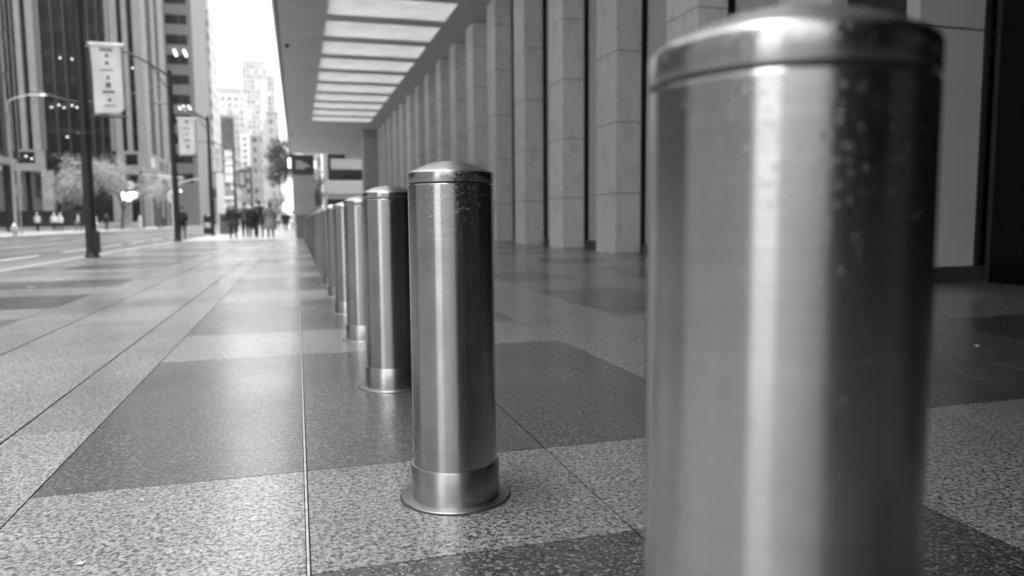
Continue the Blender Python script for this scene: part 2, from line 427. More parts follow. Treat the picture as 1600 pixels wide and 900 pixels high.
# recessed wall behind the columns: slit, stone panel, plinth per bay
def bay_wall():
    b = MB(); zs = [0.22, 1.36, 2.94, 4.50, 6.06, 7.62, H]
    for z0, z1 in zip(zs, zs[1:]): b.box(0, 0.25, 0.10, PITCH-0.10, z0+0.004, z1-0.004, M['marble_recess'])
    return b.build('recess_wall', pod)
bw0 = bs0 = bp0 = None
for k in range(-12, 15):
    y = Y0 + PITCH*k
    if y < 7.0: continue
    if bw0 is None:
        bw0 = o1 = bay_wall()
        b = MB(); b.box(0.02, 0.2, 0.0, 0.10, 0.0, H, M['black']); bs0 = o2 = b.build('window_slit', pod)
        b = MB(); b.box(-0.06, 0.2, 0.0, PITCH-0.01, 0.0, 0.215, M['plinth'], bev=0.01); bp0 = o3 = b.build('plinth', pod)
    else:
        o1 = bw0.copy(); o2 = bs0.copy(); o3 = bp0.copy()
        for q in (o1, o2, o3): COL.objects.link(q); q.parent = pod
    o1.location = (7.60-7.5, y-15.5, 0); o2.location = (7.475-7.5, y-15.5+0.05, 0); o3.location = (7.575-7.5, y-15.5+0.02, 0)
    if k == -2:   # nearest bay, its panel wall meets the entrance
        pass
podbox('wall', M['plinth'], 8.0, 30, 7.3, 67.0, -0.1, 30)
podbox('wall', M['plinth'], 8.0, 30, -40, 7.05, -0.1, 30)
podbox('wall', M['plinth'], -0.4, 8.0, -17.5, -16.5, -0.1, H)  # unseen wall added across the rear to block light under the canopy
# entrance block at the right
podbox('wall_panel', M['entry'], 6.93, 7.745, 7.1, 7.30, 0.19, 2.965, bev=0.003)
podbox('wall_panel', M['entry'], 6.93, 7.745, 7.1, 7.30, 2.985, H, bev=0.003)
podbox('wall_panel', M['entry'], 7.755, 7.875, 7.1, 7.30, 0.19, 2.965, bev=0.003)
podbox('wall_panel', M['entry'], 7.755, 7.875, 7.1, 7.30, 2.985, H, bev=0.003)
podbox('wall', M['grout'], 6.94, 7.87, 7.12, 8.3, 0.0, H)
podbox('plinth', M['plinth'], 6.925, 14, 7.09, 7.29, 0.0, 0.185, bev=0.004)
for zz in (2.70, 2.92):
    podbox('door_frame', M['black'], 7.90, 14, 7.10, 7.2, zz, zz+0.07, bev=0.004)
podbox('door_frame', M['black'], 7.885, 7.955, 7.08, 7.22, 0.19, H, bev=0.004)
podbox('door_frame', M['black'], 10.2, 10.28, 7.08, 7.22, 0.19, H, bev=0.004)
podbox('glass_panel', M['doorglass'], 7.96, 10.19, 7.15, 7.18, 0.19, 2.69)
podbox('glass_panel', M['doorglass'], 7.96, 10.19, 7.15, 7.18, 3.0, H)
podbox('glass_panel', M['doorglass'], 10.29, 14, 7.15, 7.18, 0.19, H)
podbox('glass_panel', M['doorglass'], 7.9, 7.96, -16.5, 6.9, 0, H)
# end pier of the arcade
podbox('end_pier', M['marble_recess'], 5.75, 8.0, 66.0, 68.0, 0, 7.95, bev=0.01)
podbox('end_soffit', M['soffit'], 5.7, 8.0, 65.9, 90, 7.955, H-0.01)
# canopy with skylight openings
can = podbox('canopy', M['soffit'], -0.43, 1.32, -25, 90, H, H+0.55)
b = MB(); S = M['soffit']
def planks(x0, x1, y0, y1):
    b.box(x0, x1, y0, y1, H, H+0.5, S)
SK0, SKL = 30.5, 2.62
ks = list(range(-2, 9))
edges_y = [-25]
b.box(-0.43, 1.32, -25, 90, H, H+0.55, S)
b.box(5.87, 12.2, -25, 90, H, H+0.55, S)
prev = -25
for k in ks:
    y = SK0 + PITCH*k
    if y < -24: continue
    b.box(1.32, 5.87, prev, y, H+0.0005, H+0.549, S); prev = y+SKL
b.box(1.32, 5.87, prev, 90, H+0.0005, H+0.549, S)
# thin plank joints in the soffit
y = -20
while y < 90:
    b.box(-0.42, 1.31, y, y+0.012, H-0.002, H+0.0, M['soffit_groove']); b.box(5.88, 6.88, y, y+0.012, H-0.002, H, M['soffit_groove']); y += PITCH/2
me_new = b.build('canopy_tmp'); old = can.data; can.data = me_new.data; bpy.data.objects.remove(me_new); bpy.data.meshes.remove(old); can.data.name = 'canopy'
b = MB(); b.box(-0.62, -0.50, -25, 90, H-0.02, H+1.1, M['fascia']); b.box(-0.50, -0.43, -25, 90, H+0.05, H+0.3, M['soffit_groove']); b.build('fascia', can)
sl0 = None
for k in ks:
    y = SK0 + PITCH*k
    if y < -24: continue
    if sl0 is None:
        bb = MB(); bb.box(1.321, 5.869, 0.001, SKL-0.001, H+0.03, H+0.045, M['opal']); sl0 = q = bb.build('skylight', can)
    else: q = sl0.copy(); COL.objects.link(q); q.parent = can
    q.location = (0, y, 0)
for (x, y) in ((-0.17, 35.0), (-0.17, 70.0)):
    bb = MB(); bb.lathe([(0.10, 0.0), (0.10, -0.04), (0.07, -0.11), (0.02, -0.14)], M['black'], 16, (x, y, H)); bb.build('ceiling_camera', can)

# ================================================================== BOLLARDS
RB = 0.1208
def droplets(parent, seed, n_side, n_top, face_ang):
    r = random.Random(seed); b = MB(); mt = M['water']
    def drop(c, nrm, rad, flat):
        nrm = Vector(nrm).normalized(); q = nrm.to_track_quat('Z', 'Y'); vs = []; fs = []; n, rows = 8, 3
        for j in range(rows):
            th = (math.pi/2)*j/rows
            for i in range(n):
                a = 2*math.pi*i/n
                vs.append(Vector(c) + q @ Vector((rad*math.cos(th)*math.cos(a), rad*math.cos(th)*math.sin(a)*1.0, rad*flat*math.sin(th))))
        vs.append(Vector(c) + q @ Vector((0, 0, rad*flat)))
        for j in range(rows-1):
            for i in range(n): fs.append((j*n+i, j*n+(i+1) % n, (j+1)*n+(i+1) % n, (j+1)*n+i))
        for i in range(n): fs.append(((rows-1)*n+i, (rows-1)*n+(i+1) % n, rows*n))
        b.poly(vs, fs, mt, True)
    for i in range(n_side):
        a = face_ang + r.gauss(0.12, 0.42); z = 0.895 - abs(r.gauss(0, 0.085))
        if r.random() < 0.25: z = r.uniform(0.908, 0.93)
        rad = r.choice([0.0009, 0.0012, 0.0016, 0.0022, 0.0028]) * r.uniform(0.8, 1.2) * DS
        rr = RB
        drop((rr*math.cos(a), rr*math.sin(a), z), (math.cos(a), math.sin(a), 0), rad, 0.85)
    for i in range(n_top):
        rho = 0.112*math.sqrt(r.random()); a = r.uniform(0, 2*math.pi); z = cap_z(rho)
        sl = 0.55*rho/0.12
        drop((rho*math.cos(a), rho*math.sin(a), z), (sl*math.cos(a), sl*math.sin(a), 1), r.choice([0.0015, 0.002, 0.0028, 0.0038])*r.uniform(0.8, 1.2), 0.7)
    o = b.build('water_droplets', parent); o['kind'] = 'stuff'; return o
def cap_z(rho): return 0.934 + 0.031*(1-(rho/0.114)**2) if rho < 0.114 else 0.934
def make_bollard():
    root = empty('bollard')
    b = MB(); b.lathe([(RB, 0.09), (RB, 0.8975), (RB-0.0012, 0.899), (RB-0.006, 0.8992)], M['steel'], 96, cap=False); b.lathe([(RB-0.006, 0.898), (RB-0.006, 0.908)], M['black'], 96, cap=False); b.build('shaft', root)
    b = MB(); b.lathe([(RB-0.006, 0.9038), (RB-0.0008, 0.904), (RB, 0.9055), (RB, 0.928), (RB-0.001, 0.931)], M['steel'], 96, cap=False)
    pr = [(RB-0.001, 0.931), (RB-0.003, 0.9337), (RB-0.0066, 0.9358)]
    for i in range(1, 15):
        rho = 0.114*(1-i/15); pr.append((rho, cap_z(rho)+0.0015))
    pr.append((0.0005, 0.967)); b.lathe(pr, M['steel_cap'], 96, cap=False)
    b.build('cap', root)
    b = MB(); b.lathe([(RB+0.0075, 0.004), (RB+0.0075, 0.103), (RB+0.006, 0.105), (RB+0.0005, 0.106), (RB-0.002, 0.1)], M['steel_collar'], 96, cap=False); b.build('base_collar', root)
    b = MB(); b.lathe([(RB+0.036, 0.0005), (RB+0.0368, 0.004), (RB+0.035, 0.0062), (RB+0.006, 0.0075)], M['steel_cap'], 96, cap=False); b.build('base_flange', root)
    b = MB(); b.lathe([(RB+0.0355, 0.0012), (RB+0.0395, 0.0014), (RB+0.0415, 0.0004)], M['grout'], 64, cap=False, smooth=False); b.build('sealant_ring', root)
    return root
bol = make_bollard(); ordn = ['nearest', 'second', 'third', 'fourth', 'fifth', 'sixth', 'seventh', 'eighth', 'ninth', 'tenth', 'eleventh', 'twelfth', 'thirteenth', 'fourteenth', 'fifteenth', 'sixteenth', 'seventeenth', 'eighteenth', 'nineteenth', 'twentieth', 'twenty-first', 'twenty-second', 'twenty-third', 'farthest']
bols = []
for i in range(24):
    o = bol if i == 0 else copy_tree(bol)
    o.location = (0.4208 + rnd.uniform(-.004, .004)*(i > 3), 0.5774 + 1.5*i, 0); o.rotation_euler = (0, 0, i*1.3)
    bols.append(o)
    o.scale = (1, 1, 1.014 if i == 0 else 1)      # stands a little prouder than the rest
    if i == 0: lb = 'huge blurred stainless steel bollard nearest the camera, cut off by the bottom edge'
    elif i == 1: lb = 'sharply focused steel bollard with water beads under its cap and a flanged base'
    elif i == 23: lb = 'farthest steel bollard, at the end of the row by the stone pylon'
    else: lb = '%s bollard from the camera, partly hidden behind the one before it' % ordn[i]
    tag(o, lb, 'bollard', 'stainless steel bollards in a row beside the canopy')
for i, (ns, ntp) in enumerate(((320, 300), (420, 420), (60, 200), (30, 120))):
    o = bols[i]; DS = 0.72 if i == 0 else 1.05; fa = math.atan2(-(0.5774+1.5*i), -0.4208) - i*1.3
    droplets(o, 50+i, ns, ntp, fa)


# ================================================================== PYLON AT THE END OF THE ROW
py = empty('sign_pylon', (0.35, 37.1, 0)); tag(py, 'pale stone pylon with dark lettered head band at the end of the bollards', 'pylon')
o = boxo('base', py, plain('pylon_base_grey', 0.16, 0.6), -0.42, 0.55, -0.5, 0.5, 0, 1.08, bev=0.01)
b = MB()
for z0, z1 in ((1.085, 1.78), (1.785, 2.46), (2.465, 2.97)): b.box(-0.50, 0.50, -0.5, 0.5, z0, z1, M['panel'], bev=0.008)
b.build('shaft', py)
hb = boxo('sign_band', py, M['plinth'], -0.52, 0.52, -0.52, 0.52, 2.975, 3.9, bev=0.01)
b = MB()
for i, (x0, x1, z) in enumerate(((-0.30, 0.0, 3.55), (-0.30, 0.20, 3.45), (-0.30, 0.32, 3.35), (-0.30, 0.1, 3.25))): b.box(x0, x1, -0.53, -0.521, z, z+0.05, M['banner'])
b.build('lettering', hb)
b = MB()
for z in (3.30, 3.42, 3.54, 3.66): b.box(-0.66, -0.53, -0.4, -0.1, z, z+0.08, M['signlit'], bev=0.02)
b.build('side_light', py)
b = MB()
for z in (3.30, 3.42, 3.54): b.box(0.53, 0.60, -0.4, -0.1, z, z+0.08, M['signlit'], bev=0.02)
b.build('side_light', py)

# ================================================================== STREET POLES, BANNERS, LAMPS
def pole(x, y, htop, r0, label, arm=None, banner=None, cab=False, group='dark street poles along the kerb'):
    t = empty('street_pole', (x, y, 0)); tag(t, label, 'street pole', group)
    b = MB(); b.tube([(0, 0, 0), (0, 0, 0.25), (0, 0, 2.5), (-0.0, 0, htop)], [r0*1.05, r0, r0*0.9, r0*0.68], M['pole'], 12); b.build('shaft', t)
    b = MB(); b.lathe([(r0*1.25, 0), (r0*1.25, 0.05), (r0*1.02, 0.09)], M['pole'], 12); b.build('base', t)
    b = MB()
    for z in (2.75, htop*0.62, htop-0.5): b.lathe([(r0*0.98, z), (r0*1.02, z+0.02), (r0*1.02, z+0.10), (r0*0.95, z+0.12)], M['black'], 12)
    b.build('clamp_band', t)
    if cab:
        b = MB(); b.box(0.05, 0.17, -0.1, 0.08, 0.10, 0.62, M['pole'], bev=0.012); b.build('hand_hole_box', t)
    if arm:
        L, rise = arm
        b = MB(); pts = []
        for i in range(9):
            u = i/8; pts.append((-L*u, 0, htop-0.25 + rise*math.sin(u*math.pi/2)))
        b.tube(pts, [0.055-0.025*i/8 for i in range(9)], M['pole'], 8)
        b.tube([(0, 0, htop-0.9), (-L*0.3, 0, htop-0.25+rise*math.sin(0.3*math.pi/2)-0.02)], 0.022, M['pole'], 6)
        a = b.build('lamp_arm', t)
        b = MB(); b.ell((-L-0.3, 0, htop-0.25+rise), (0.38, 0.16, 0.06), M['fin']); b.build('lamp_head', t)
        
    return t
def banner(x, y, z0, z1, wd, label, marks, seed):
    t = empty('banner', (x, y, 0)); tag(t, label, 'banner', 'white banners hung from the street poles')
    b = MB(); b.tube([(-0.05, 0, z1), (wd+0.06, 0, z1)], 0.022, M['alu'], 8); b.box(0.0, wd+0.02, -0.02, 0.02, z1-0.05, z1+0.03, M['alu'], bev=0.008); b.build('top_bracket', t)
    b = MB(); b.tube([(-0.05, 0, z0-0.04), (wd+0.06, 0, z0-0.04)], 0.028, M['pole'], 8); b.build('bottom_bracket', t)
    vs = []; fs = []; nx, nz = 12, 30
    for j in range(nz+1):
        for i in range(nx+1):
            u, v = i/nx, j/nz
            zz = z0+0.02 + (z1-z0-0.04)*v
            # rounded lower right corner
            if v < 0.12 and u > 0.7:
                k = (u-0.7)/0.3; zz += (1-math.sqrt(max(0, 1-k*k)))*0.14*(1-v/0.12)
            if v < 0.1 and u < 0.2: zz -= 0.03*(1-u/0.2)*(1-v/0.1)
            vs.append((u*wd + 0.05*(1-v)*wd*0.4, 0.035*math.sin(u*5+v*3)*math.sin(v*math.pi)+0.06*(1-v)*(0.5-u), zz))
    for j in range(nz):
        for i in range(nx): fs.append((j*(nx+1)+i, j*(nx+1)+i+1, (j+1)*(nx+1)+i+1, (j+1)*(nx+1)+i))
    b = MB(); b.poly(vs, fs, M['banner'], True); cl = b.build('cloth', t, edge_split=False)
    md = cl.modifiers.new('thick', 'SOLIDIFY'); md.thickness = 0.004
    r = random.Random(seed); b = MB(); H_ = z1-z0
    for v, kind in marks:
        zz = z0+H_*v; cx = wd*0.52 + 0.02*(1-v)*wd; yy = -0.06
        yb = lambda u, v=v: 0.035*math.sin(u*5+v*3)*math.sin(v*math.pi)+0.06*(1-v)*(0.5-u)-0.012
        if kind == 'line':
            n = r.randint(5, 8); w_ = wd*0.42
            for i in range(n):
                u0 = cx - w_/2 + w_*i/n
                b.box(u0, u0+w_/n*0.65, yb(u0/wd)-0.003, yb(u0/wd), zz-0.018, zz+0.018*r.uniform(0.5, 1.2), M['ink'])
        elif kind == 'block': b.box(cx-wd*0.08, cx+wd*0.08, yb(0.5)-0.006, yb(0.5), zz-0.05, zz+0.05, M['ink'])
        elif kind == 'tri': b.poly([(cx-wd*.08, yb(.5)-.004, zz-.04), (cx+wd*.08, yb(.5)-.004, zz-.04), (cx+.01, yb(.5)-.004, zz+.05)], [(0, 1, 2)], M['ink'])
        elif kind == 'round': b.lathe([(wd*0.03, 0), (wd*0.07, 0.0)], M['ink'], 14, (cx, yb(0.5), zz)) if False else b.ell((cx, yb(.5)-.002, zz), (wd*0.07, 0.004, 0.04), M['ink'], 12, 6)
    b.build('printed_marks', cl); return t
pole(-4.60, 19.3, 9.2, 0.125, 'thickest dark street pole with a white banner, nearest the camera on the left', cab=True, arm=(2.6, 0.9))
banner(-4.38, 19.24, 3.27, 4.86, 0.64, 'white banner with a column of small grey marks on the nearest dark pole', [(.93, 'line'), (.91, 'line'), (.84, 'tri'), (.73, 'round'), (.63, 'line'), (.53, 'tri'), (.42, 'block'), (.33, 'line'), (.32, 'line'), (.22, 'tri'), (.13, 'line')], 1)
pole(-4.82, 33.8, 7.0, 0.125, 'dark street pole with a long curved lamp arm, second from the camera', arm=(2.4, 1.05))
banner(-4.60, 33.74, 3.55, 5.08, 0.66, 'white banner with darker marks on the second dark pole', [(.9, 'block'), (.74, 'line'), (.72, 'line'), (.58, 'tri'), (.42, 'line'), (.40, 'line'), (.24, 'block')], 2)
pole(-4.74, 46.6, 6.85, 0.11, 'dark street pole beside the litter bins, third from the camera', arm=(2.2, 0.9))
banner(-4.56, 46.55, 3.7, 5.1, 0.5, 'pale banner on the third dark pole, seen small above the bins', [(.8, 'block'), (.5, 'line'), (.3, 'tri')], 3)
pole(-4.55, 62.0, 6.4, 0.11, 'thin dark street pole behind the walking group, fourth from the camera', arm=(2.0, 0.8))
pole(-4.40, 82.0, 6.5, 0.11, 'thin dark street pole behind the walkers, farthest of the kerb row', arm=(2.0, 0.8))
# thin cable between poles and facade
b = MB(); pts = []
for i in range(17):
    u = i/16; pts.append((-4.8-12.6*u, 33.8+26*u, 6.6+3.6*u-0.9*math.sin(math.pi*u)))
b.tube(pts, 0.012, M['alu'], 5); tag(b.build('overhead_cable'), 'thin pale cable strung across the street from the second dark pole', 'cable')

# far side lamp post and street furniture
t = empty('street_lamp', (-19.0, 60, 0)); tag(t, 'pale street lamp with a gently curved arm at the far left across the road', 'street lamp')
b = MB(); b.tube([(0, 0, 0), (0, 0, 9.3)], [0.11, 0.06], M['panel'], 10); b.build('post', t)
b = MB(); b.tube([(0, 0, 9.2), (0.5, 0, 9.5), (1.3, 0, 9.72), (1.9, 0, 9.74)], [0.05, 0.045, 0.04, 0.035], M['alu'], 8); b.build('arm', t)
b = MB(); b.ell((2.15, 0, 9.72), (0.33, 0.14, 0.07), M['alu']); b.build('lamp_head', t)

def thin_pole(x, y, h, label, sign=None):
    t = empty('sign_post', (x, y, 0)); tag(t, label, 'sign post')
    b = MB(); b.tube([(0, 0, 0), (0, 0, h)], 0.045, M['panel'], 8); b.build('post', t)
    if sign:
        b = MB(); b.box(-0.24, 0.24, -0.07, -0.045, h-0.75, h-0.05, sign, bev=0.01); b.build('sign_plate', t)
thin_pole(-19.3, 62, 3.6, 'thin grey sign post standing between the workers and the dark hoarding', M['fascia'])

# transit sign
t = empty('transit_sign', (-20.9, 108, 0)); tag(t, 'round white sign above a lit rectangular sign, by the trees across the road', 'sign')
b = MB(); b.tube([(0, 0, 0), (0, 0, 5.1)], 0.1, M['black'], 10); b.build('post', t)
b = MB(); b.box(-1.0, 0.95, -0.25, 0.1, 3.95, 4.75, M['signlit'], bev=0.05); b.build('lit_panel', t)
b = MB(); b.tube([(0, -0.16, 5.6), (0, 0.06, 5.6)], [0.62, 0.62], M['panel'], 20); b.tube([(0, -0.2, 5.6), (0, -0.165, 5.6)], [0.5, 0.5], M['banner'], 20); b.build('round_sign', t)
b = MB(); b.box(-0.3, 0.3, -0.23, -0.205, 5.68, 5.80, M['ink']); b.box(-0.07, 0.07, -0.23, -0.205, 5.3, 5.68, M['ink']); b.build('symbol', t)
t = empty('street_pole', (-19.4, 108, 0)); tag(t, 'slim dark pole just right of the lit transit sign', 'street pole')
b = MB(); b.tube([(0, 0, 0), (0, 0, 7.6)], [0.14, 0.1], M['black'], 10); b.build('shaft', t)
b = MB(); b.tube([(0, 0, 7.2), (2.6, 0, 6.9), (5.0, 0, 6.7)], 0.05, M['alu'], 8); b.build('arm', t)
t = empty('notice_board', (-18.9, 100, 0)); tag(t, 'pale upright notice board beside the slim dark pole across the road', 'board')
b = MB(); b.box(-1.35, -0.35, -0.12, 0.12, 0.5, 3.4, M['farpave'], bev=0.03); b.build('panel', t)
b = MB(); b.box(-1.4, -0.3, -0.14, 0.14, 3.4, 3.9, M['signlit'], bev=0.03); b.build('head', t)

# fire hydrant
t = empty('fire_hydrant', (-16.4, 51.5, 0)); tag(t, 'small pale fire hydrant on the far kerb at the left edge', 'fire hydrant')
hm = plain('hydrant_paint', 0.6, 0.4)
b = MB(); b.lathe([(0.17, 0), (0.17, 0.05), (0.11, 0.07), (0.11, 0.55), (0.14, 0.57), (0.14, 0.62), (0.12, 0.68), (0.07, 0.77), (0.03, 0.80), (0.03, 0.86)], hm, 16); b.build('barrel', t)
for sx in (-1, 1): b = MB(); b.tube([(0, 0, 0.48), (sx*0.2, 0, 0.48)], [0.06, 0.065], hm, 10); b.build('hose_outlet', t)
b = MB(); b.tube([(0, 0, 0.42), (0, -0.2, 0.42)], [0.08, 0.085], hm, 10); b.build('front_outlet', t)

# bins by the third pole
t = empty('litter_bin', (-5.15+0.0, 48.6, 0)); tag(t, 'squat black litter bin with a domed lid left of the third pole', 'litter bin')
b = MB(); b.box(-0.28, 0.28, -0.28, 0.28, 0.06, 1.0, M['black'], bev=0.04); b.build('body', t)
b = MB(); b.lathe([(0.31, 1.0), (0.31, 1.06), (0.26, 1.18), (0.15, 1.27), (0.02, 1.30)], M['black'], 20); b.build('lid', t)
b = MB(); b.box(-0.2, 0.2, -0.295, -0.281, 0.45, 0.75, M['alu']); b.build('label_plate', t)
t = empty('recycling_bin', (-4.1, 48.8, 0)); tag(t, 'tall grey recycling box standing right of the third pole', 'recycling bin')
gm = plain('bin_grey', 0.13, 0.5)
b = MB(); b.box(-0.42, 0.36, -0.35, 0.35, 0.05, 1.22, gm, bev=0.03); b.build('body', t)
b = MB(); b.box(-0.45, 0.39, -0.38, 0.38, 1.22, 1.32, M['farpave'], bev=0.03); b.build('lid', t)
b = MB(); b.box(-0.30, 0.24, -0.362, -0.351, 0.86, 1.05, M['black']); b.build('slot', t)

# ================================================================== BUILDINGS (left and far)
def bld(name, loc, label, cat='building', group=None):
    t = empty(name, loc); return tag(t, label, cat, group)
# dark glass office block, nearest on the far side
t = bld('office_building', (-27, 52, 0), 'dark glass office block with vertical fins at the left edge of the street')
gmA = grid_facade('dark_curtain_wall', 0.03, 0.01, 1.45, 3.9, 0.9, 0.72, rough=0.12)
boxo('curtain_wall', t, gmA, -30, 0, -33, 34, 7.2, 30)
boxo('ledge', t, M['fin'], -30, 0.25, -33.2, 34.2, 6.5, 7.2, bev=0.05)
for i in range(24):
    y = -32.4+2.9*i
    boxo('fin', t, M['fin'] if i % 5 == 2 else M['plinth'], 0.0, 0.4, y-0.09, y+0.09, 7.2, 30)
for i in range(8): boxo('column', t, M['plinth'], -0.9, -0.1, -32+9.4*i-0.4, -32+9.4*i+0.4, 0, 6.5, bev=0.03)
boxo('shopfront', t, M['darkglass'], -29, -4, -32, 33, 0, 6.5)
# stone block beside the camera (seen in the bollards)
t = bld('office_building', (-25, 2, 0), 'grey stone office block standing across the road beside the nearest bollard')
boxo('wall', t, grid_facade('stone_office', 0.6, 0.10, 3.2, 3.8, 0.5, 0.55), -28, 0, -17, 12.5, 0, 30)
boxo('cornice', t, M['stone_tower'], -28, 0.5, -17.4, 12.9, 30, 31.2, bev=0.1)
# unseen blocks added behind the camera to cut low sky light (mirrored in bollards)
t = bld('office_building', (-34, -75, 0), 'pale office slab out of view, added far behind the bollards to block low sky')
boxo('wall', t, grid_facade('rear_sky_blocker', 0.35, 0.08, 3.4, 3.8, 0.6, 0.5), -30, 36, -30, 0, 0, 24)
t = bld('office_building', (14, -60, 0), 'dark office slab out of view, added behind the canopy end to cut light')
boxo('wall', t, grid_facade('rear_dark_blocker', 0.16, 0.04, 3.4, 3.8, 0.6, 0.5), -10, 40, -40, 0, 0, 60)
# stone tower with piers
t = bld('office_tower', (-23.6, 137.5, 0), 'tall stone tower with wide vertical piers and dark glass bands across the road')
TH = 95
tg = grid_facade('tower_glazing', 0.022, 0.007, 1.5, 4.1, 0.94, 0.72, rough=0.15, spec=0.1)
boxo('glazing', t, tg, -60, -0.6, 0.9, 23.0, 9.2, TH)
def pier(x0, x1, z0=12.6, z1=TH, d=0.9, nm='pier', mat=None):
    boxo(nm, t, mat or M['stone_tower'], x0+23.6, x1+23.6, 0, d, z0, z1, bev=0.03)
for x0, x1 in ((-60, -42.6), (-41.9, -41.1), (-40.3, -39.2), (-28.3, -27.25), (-26.5, -25.75), (-24.9, -23.6)): pier(x0, x1)
for x0, x1 in ((-39.1, -38.9), (-38.75, -38.5), (-29.0, -28.4)): pier(x0, x1, mat=M['fin'], nm='mullion')
for x in (-36.7, -35.0, -33.2, -31.5, -30.2): pier(x-0.05, x+0.05, z0=12, d=0.85, nm='mullion', mat=M['plinth'])
boxo('fascia', t, M['stone_tower'], -36.4, -15.2, 0, 0.9, 9.2, 10.4); boxo('fascia', t, M['stone_tower'], -4.7, 0, 0, 0.9, 8.8, 10.3)
boxo('fascia', t, M['stone_tower'], -36.4, -15.2, 0.02, 0.9, 12.3, 12.62); boxo('fascia', t, M['stone_tower'], -4.7, 0, 0.02, 0.9, 12.1, 12.62)
boxo('wall', t, M['stone_tower'], -16.6, -15.2, 0.01, 0.9, 10.3, 12.4); boxo('wall', t, M['stone_tower'], -1.5, 0.0, 0.01, 0.9, 10.2, 12.2); boxo('wall', t, M['stone_tower'], -4.7, -3.5, 0.01, 0.9, 10.2, 12.2)
for x0, x1 in ((-19.3, -18.8), (-15.9, -14.3), (-5.6, -4.2), (-1.5, 0.0)): boxo('column', t, M['stone_tower'], x0, x1, 0.0, 1.3, 0, 9.3, bev=0.05)
boxo('lobby_glass', t, M['darkglass'], -40, -0.8, 2.5, 22, 0, 9.2)
# street side of the tower
for y0, y1 in ((0.9, 4.6), (9.3, 12.6), (16.5, 23.0)): boxo('pier', t, M['stone_tower'], -0.62, 0.0, y0, y1, 12.6, TH, bev=0.03)
boxo('side_wall', t, M['stone_tower'], -0.9, 0.0, 0.9, 27, 9.2, 12.6, bev=0.03)
for y0 in (3.0, 5.0, 11.5, 14, 18): boxo('window', t, M['darkglass'], 0.0, 0.03, y0, y0+(3.2 if y0 in (7.0,) else 1.2), 10.2, 11.8)
for y0 in (1.2, 6.5, 12, 17.5, 22.5): boxo('column', t, M['stone_tower'], -0.9, 0.0, y0, y0+1.5, 0, 9.2, bev=0.05)
boxo('awning', t, M['plinth'], 0.01, 1.2, 0.5, 20, 8.2, 9.1, bev=0.04)
r = random.Random(5)
for (px, pz) in ((-41.6, 28.1), (-40.0, 28.2), (-35.9, 27.4), (-34.2, 27.3), (-41.5, 20.5), (-41.5, 19.7), (-39.6, 19.6), (-37.6, 19.5), (-36.5, 19.9), (-35.8, 19.5), (-34.6, 19.9), (-33.9, 19.6), (-25.3, 26.3), (-41.7, 11.6), (-40.9, 11.2), (-35.6, 14.8), (-33.8, 15.5), (-30.4, 29.7), (-27.0, 24.9), (-25.9, 15.0)):
    b = MB(); b.ell((px+23.6, 0.86, pz), (0.13, 0.05, 0.11), M['lamp'], 8, 6); b.build('window_lamp', t)

# strip-window building
t = bld('office_building', (-19.6, 170, 0), 'grey office block with horizontal strip windows rising beside the stone tower')
boxo('wall', t, plain('grey_render', 0.17, 0.7), -14, 0, 0, 28, 0, 80)
z = 9.0; k = 0
while z < 78:
    boxo('strip_window', t, M['darkglass'], -5.0, -0.9, -0.05, 0.02, z, z+1.9); z += 4.05; k += 1
for px in (-3.6, -1.7): b = MB(); b.tube([(px, -0.1, 36.2), (px+0.5, -0.1, 34.9)], 0.2, M['lamp'], 8); b.build('window_lamp', t)
for px in (-3.3, -2.4, -1.4): b = MB(); b.tube([(px, -0.1, 24.9), (px+0.5, -0.1, 24.1)], 0.13, M['lamp'], 8); b.build('window_lamp', t)
# pale speckled side tower
t = bld('apartment_tower', (-19.5, 198.5, 0), 'pale speckled stone tower squeezed behind the strip-window block')
boxo('wall', t, grid_facade('speckled_stone', 0.5, 0.2, 1.7, 3.2, 0.4, 0.5, rough=0.5), -6, 0.5, 0, 20, 0, 62)
boxo('wall', t, plain('pale_cladding', 0.6, 0.6, var=0.2, scale=0.3), -6.05, 0.55, -0.05, 20.05, 52, 90)
# dark billboard building and shop fronts
t = bld('shop_building', (-19.7, 230, 0), 'low commercial building carrying a dark billboard and stacked shop signs')
boxo('wall', t, grid_facade('shop_wall', 0.42, 0.15, 2.5, 3.4, 0.6, 0.5), -3.8, 3.4, 0, 20, 0, 22)
b = MB(); b.box(-3.6, 3.3, -0.4, 0.2, 21.8, 30.5, plain('billboard_dark', 0.09, 0.5, var=0.5, scale=0.4), bev=0.1); b.build('billboard', t)
b = MB(); b.box(-3.7, 3.4, -0.3, 0.3, 30.5, 31.4, M['panel'], bev=0.05); b.build('billboard_frame', t)
for i in range(4):
    boxo('shop_sign', t, M['plinth'], -2.9, 0.0, -0.35, -0.05, 12.2+2.4*i, 13.9+2.4*i, bev=0.05)
    boxo('shop_sign', t, M['banner'], 0.4, 3.2, -0.35, -0.05, 12.2+2.4*i, 14.1+2.4*i, bev=0.05)
for i, zz in enumerate((7.2, 9.8)): boxo('canopy_band', t, M['banner'], -3.6, 3.3, -1.2, -0.01, zz, zz+0.9, bev=0.05)
boxo('dark_lettering', t, M['ink'], -1.4, 1.8, -1.25, -1.21, 10.0, 10.5)
for px, pz, rr in ((-0.3, 5.2, 0.55), (-2.4, 3.5, 0.7)): b = MB(); b.ell((px, -1.6, pz), (rr, 0.3, rr*(1 if rr < .6 else 2.0)), M['lamp'], 10, 8); b.build('shop_lamp', t)
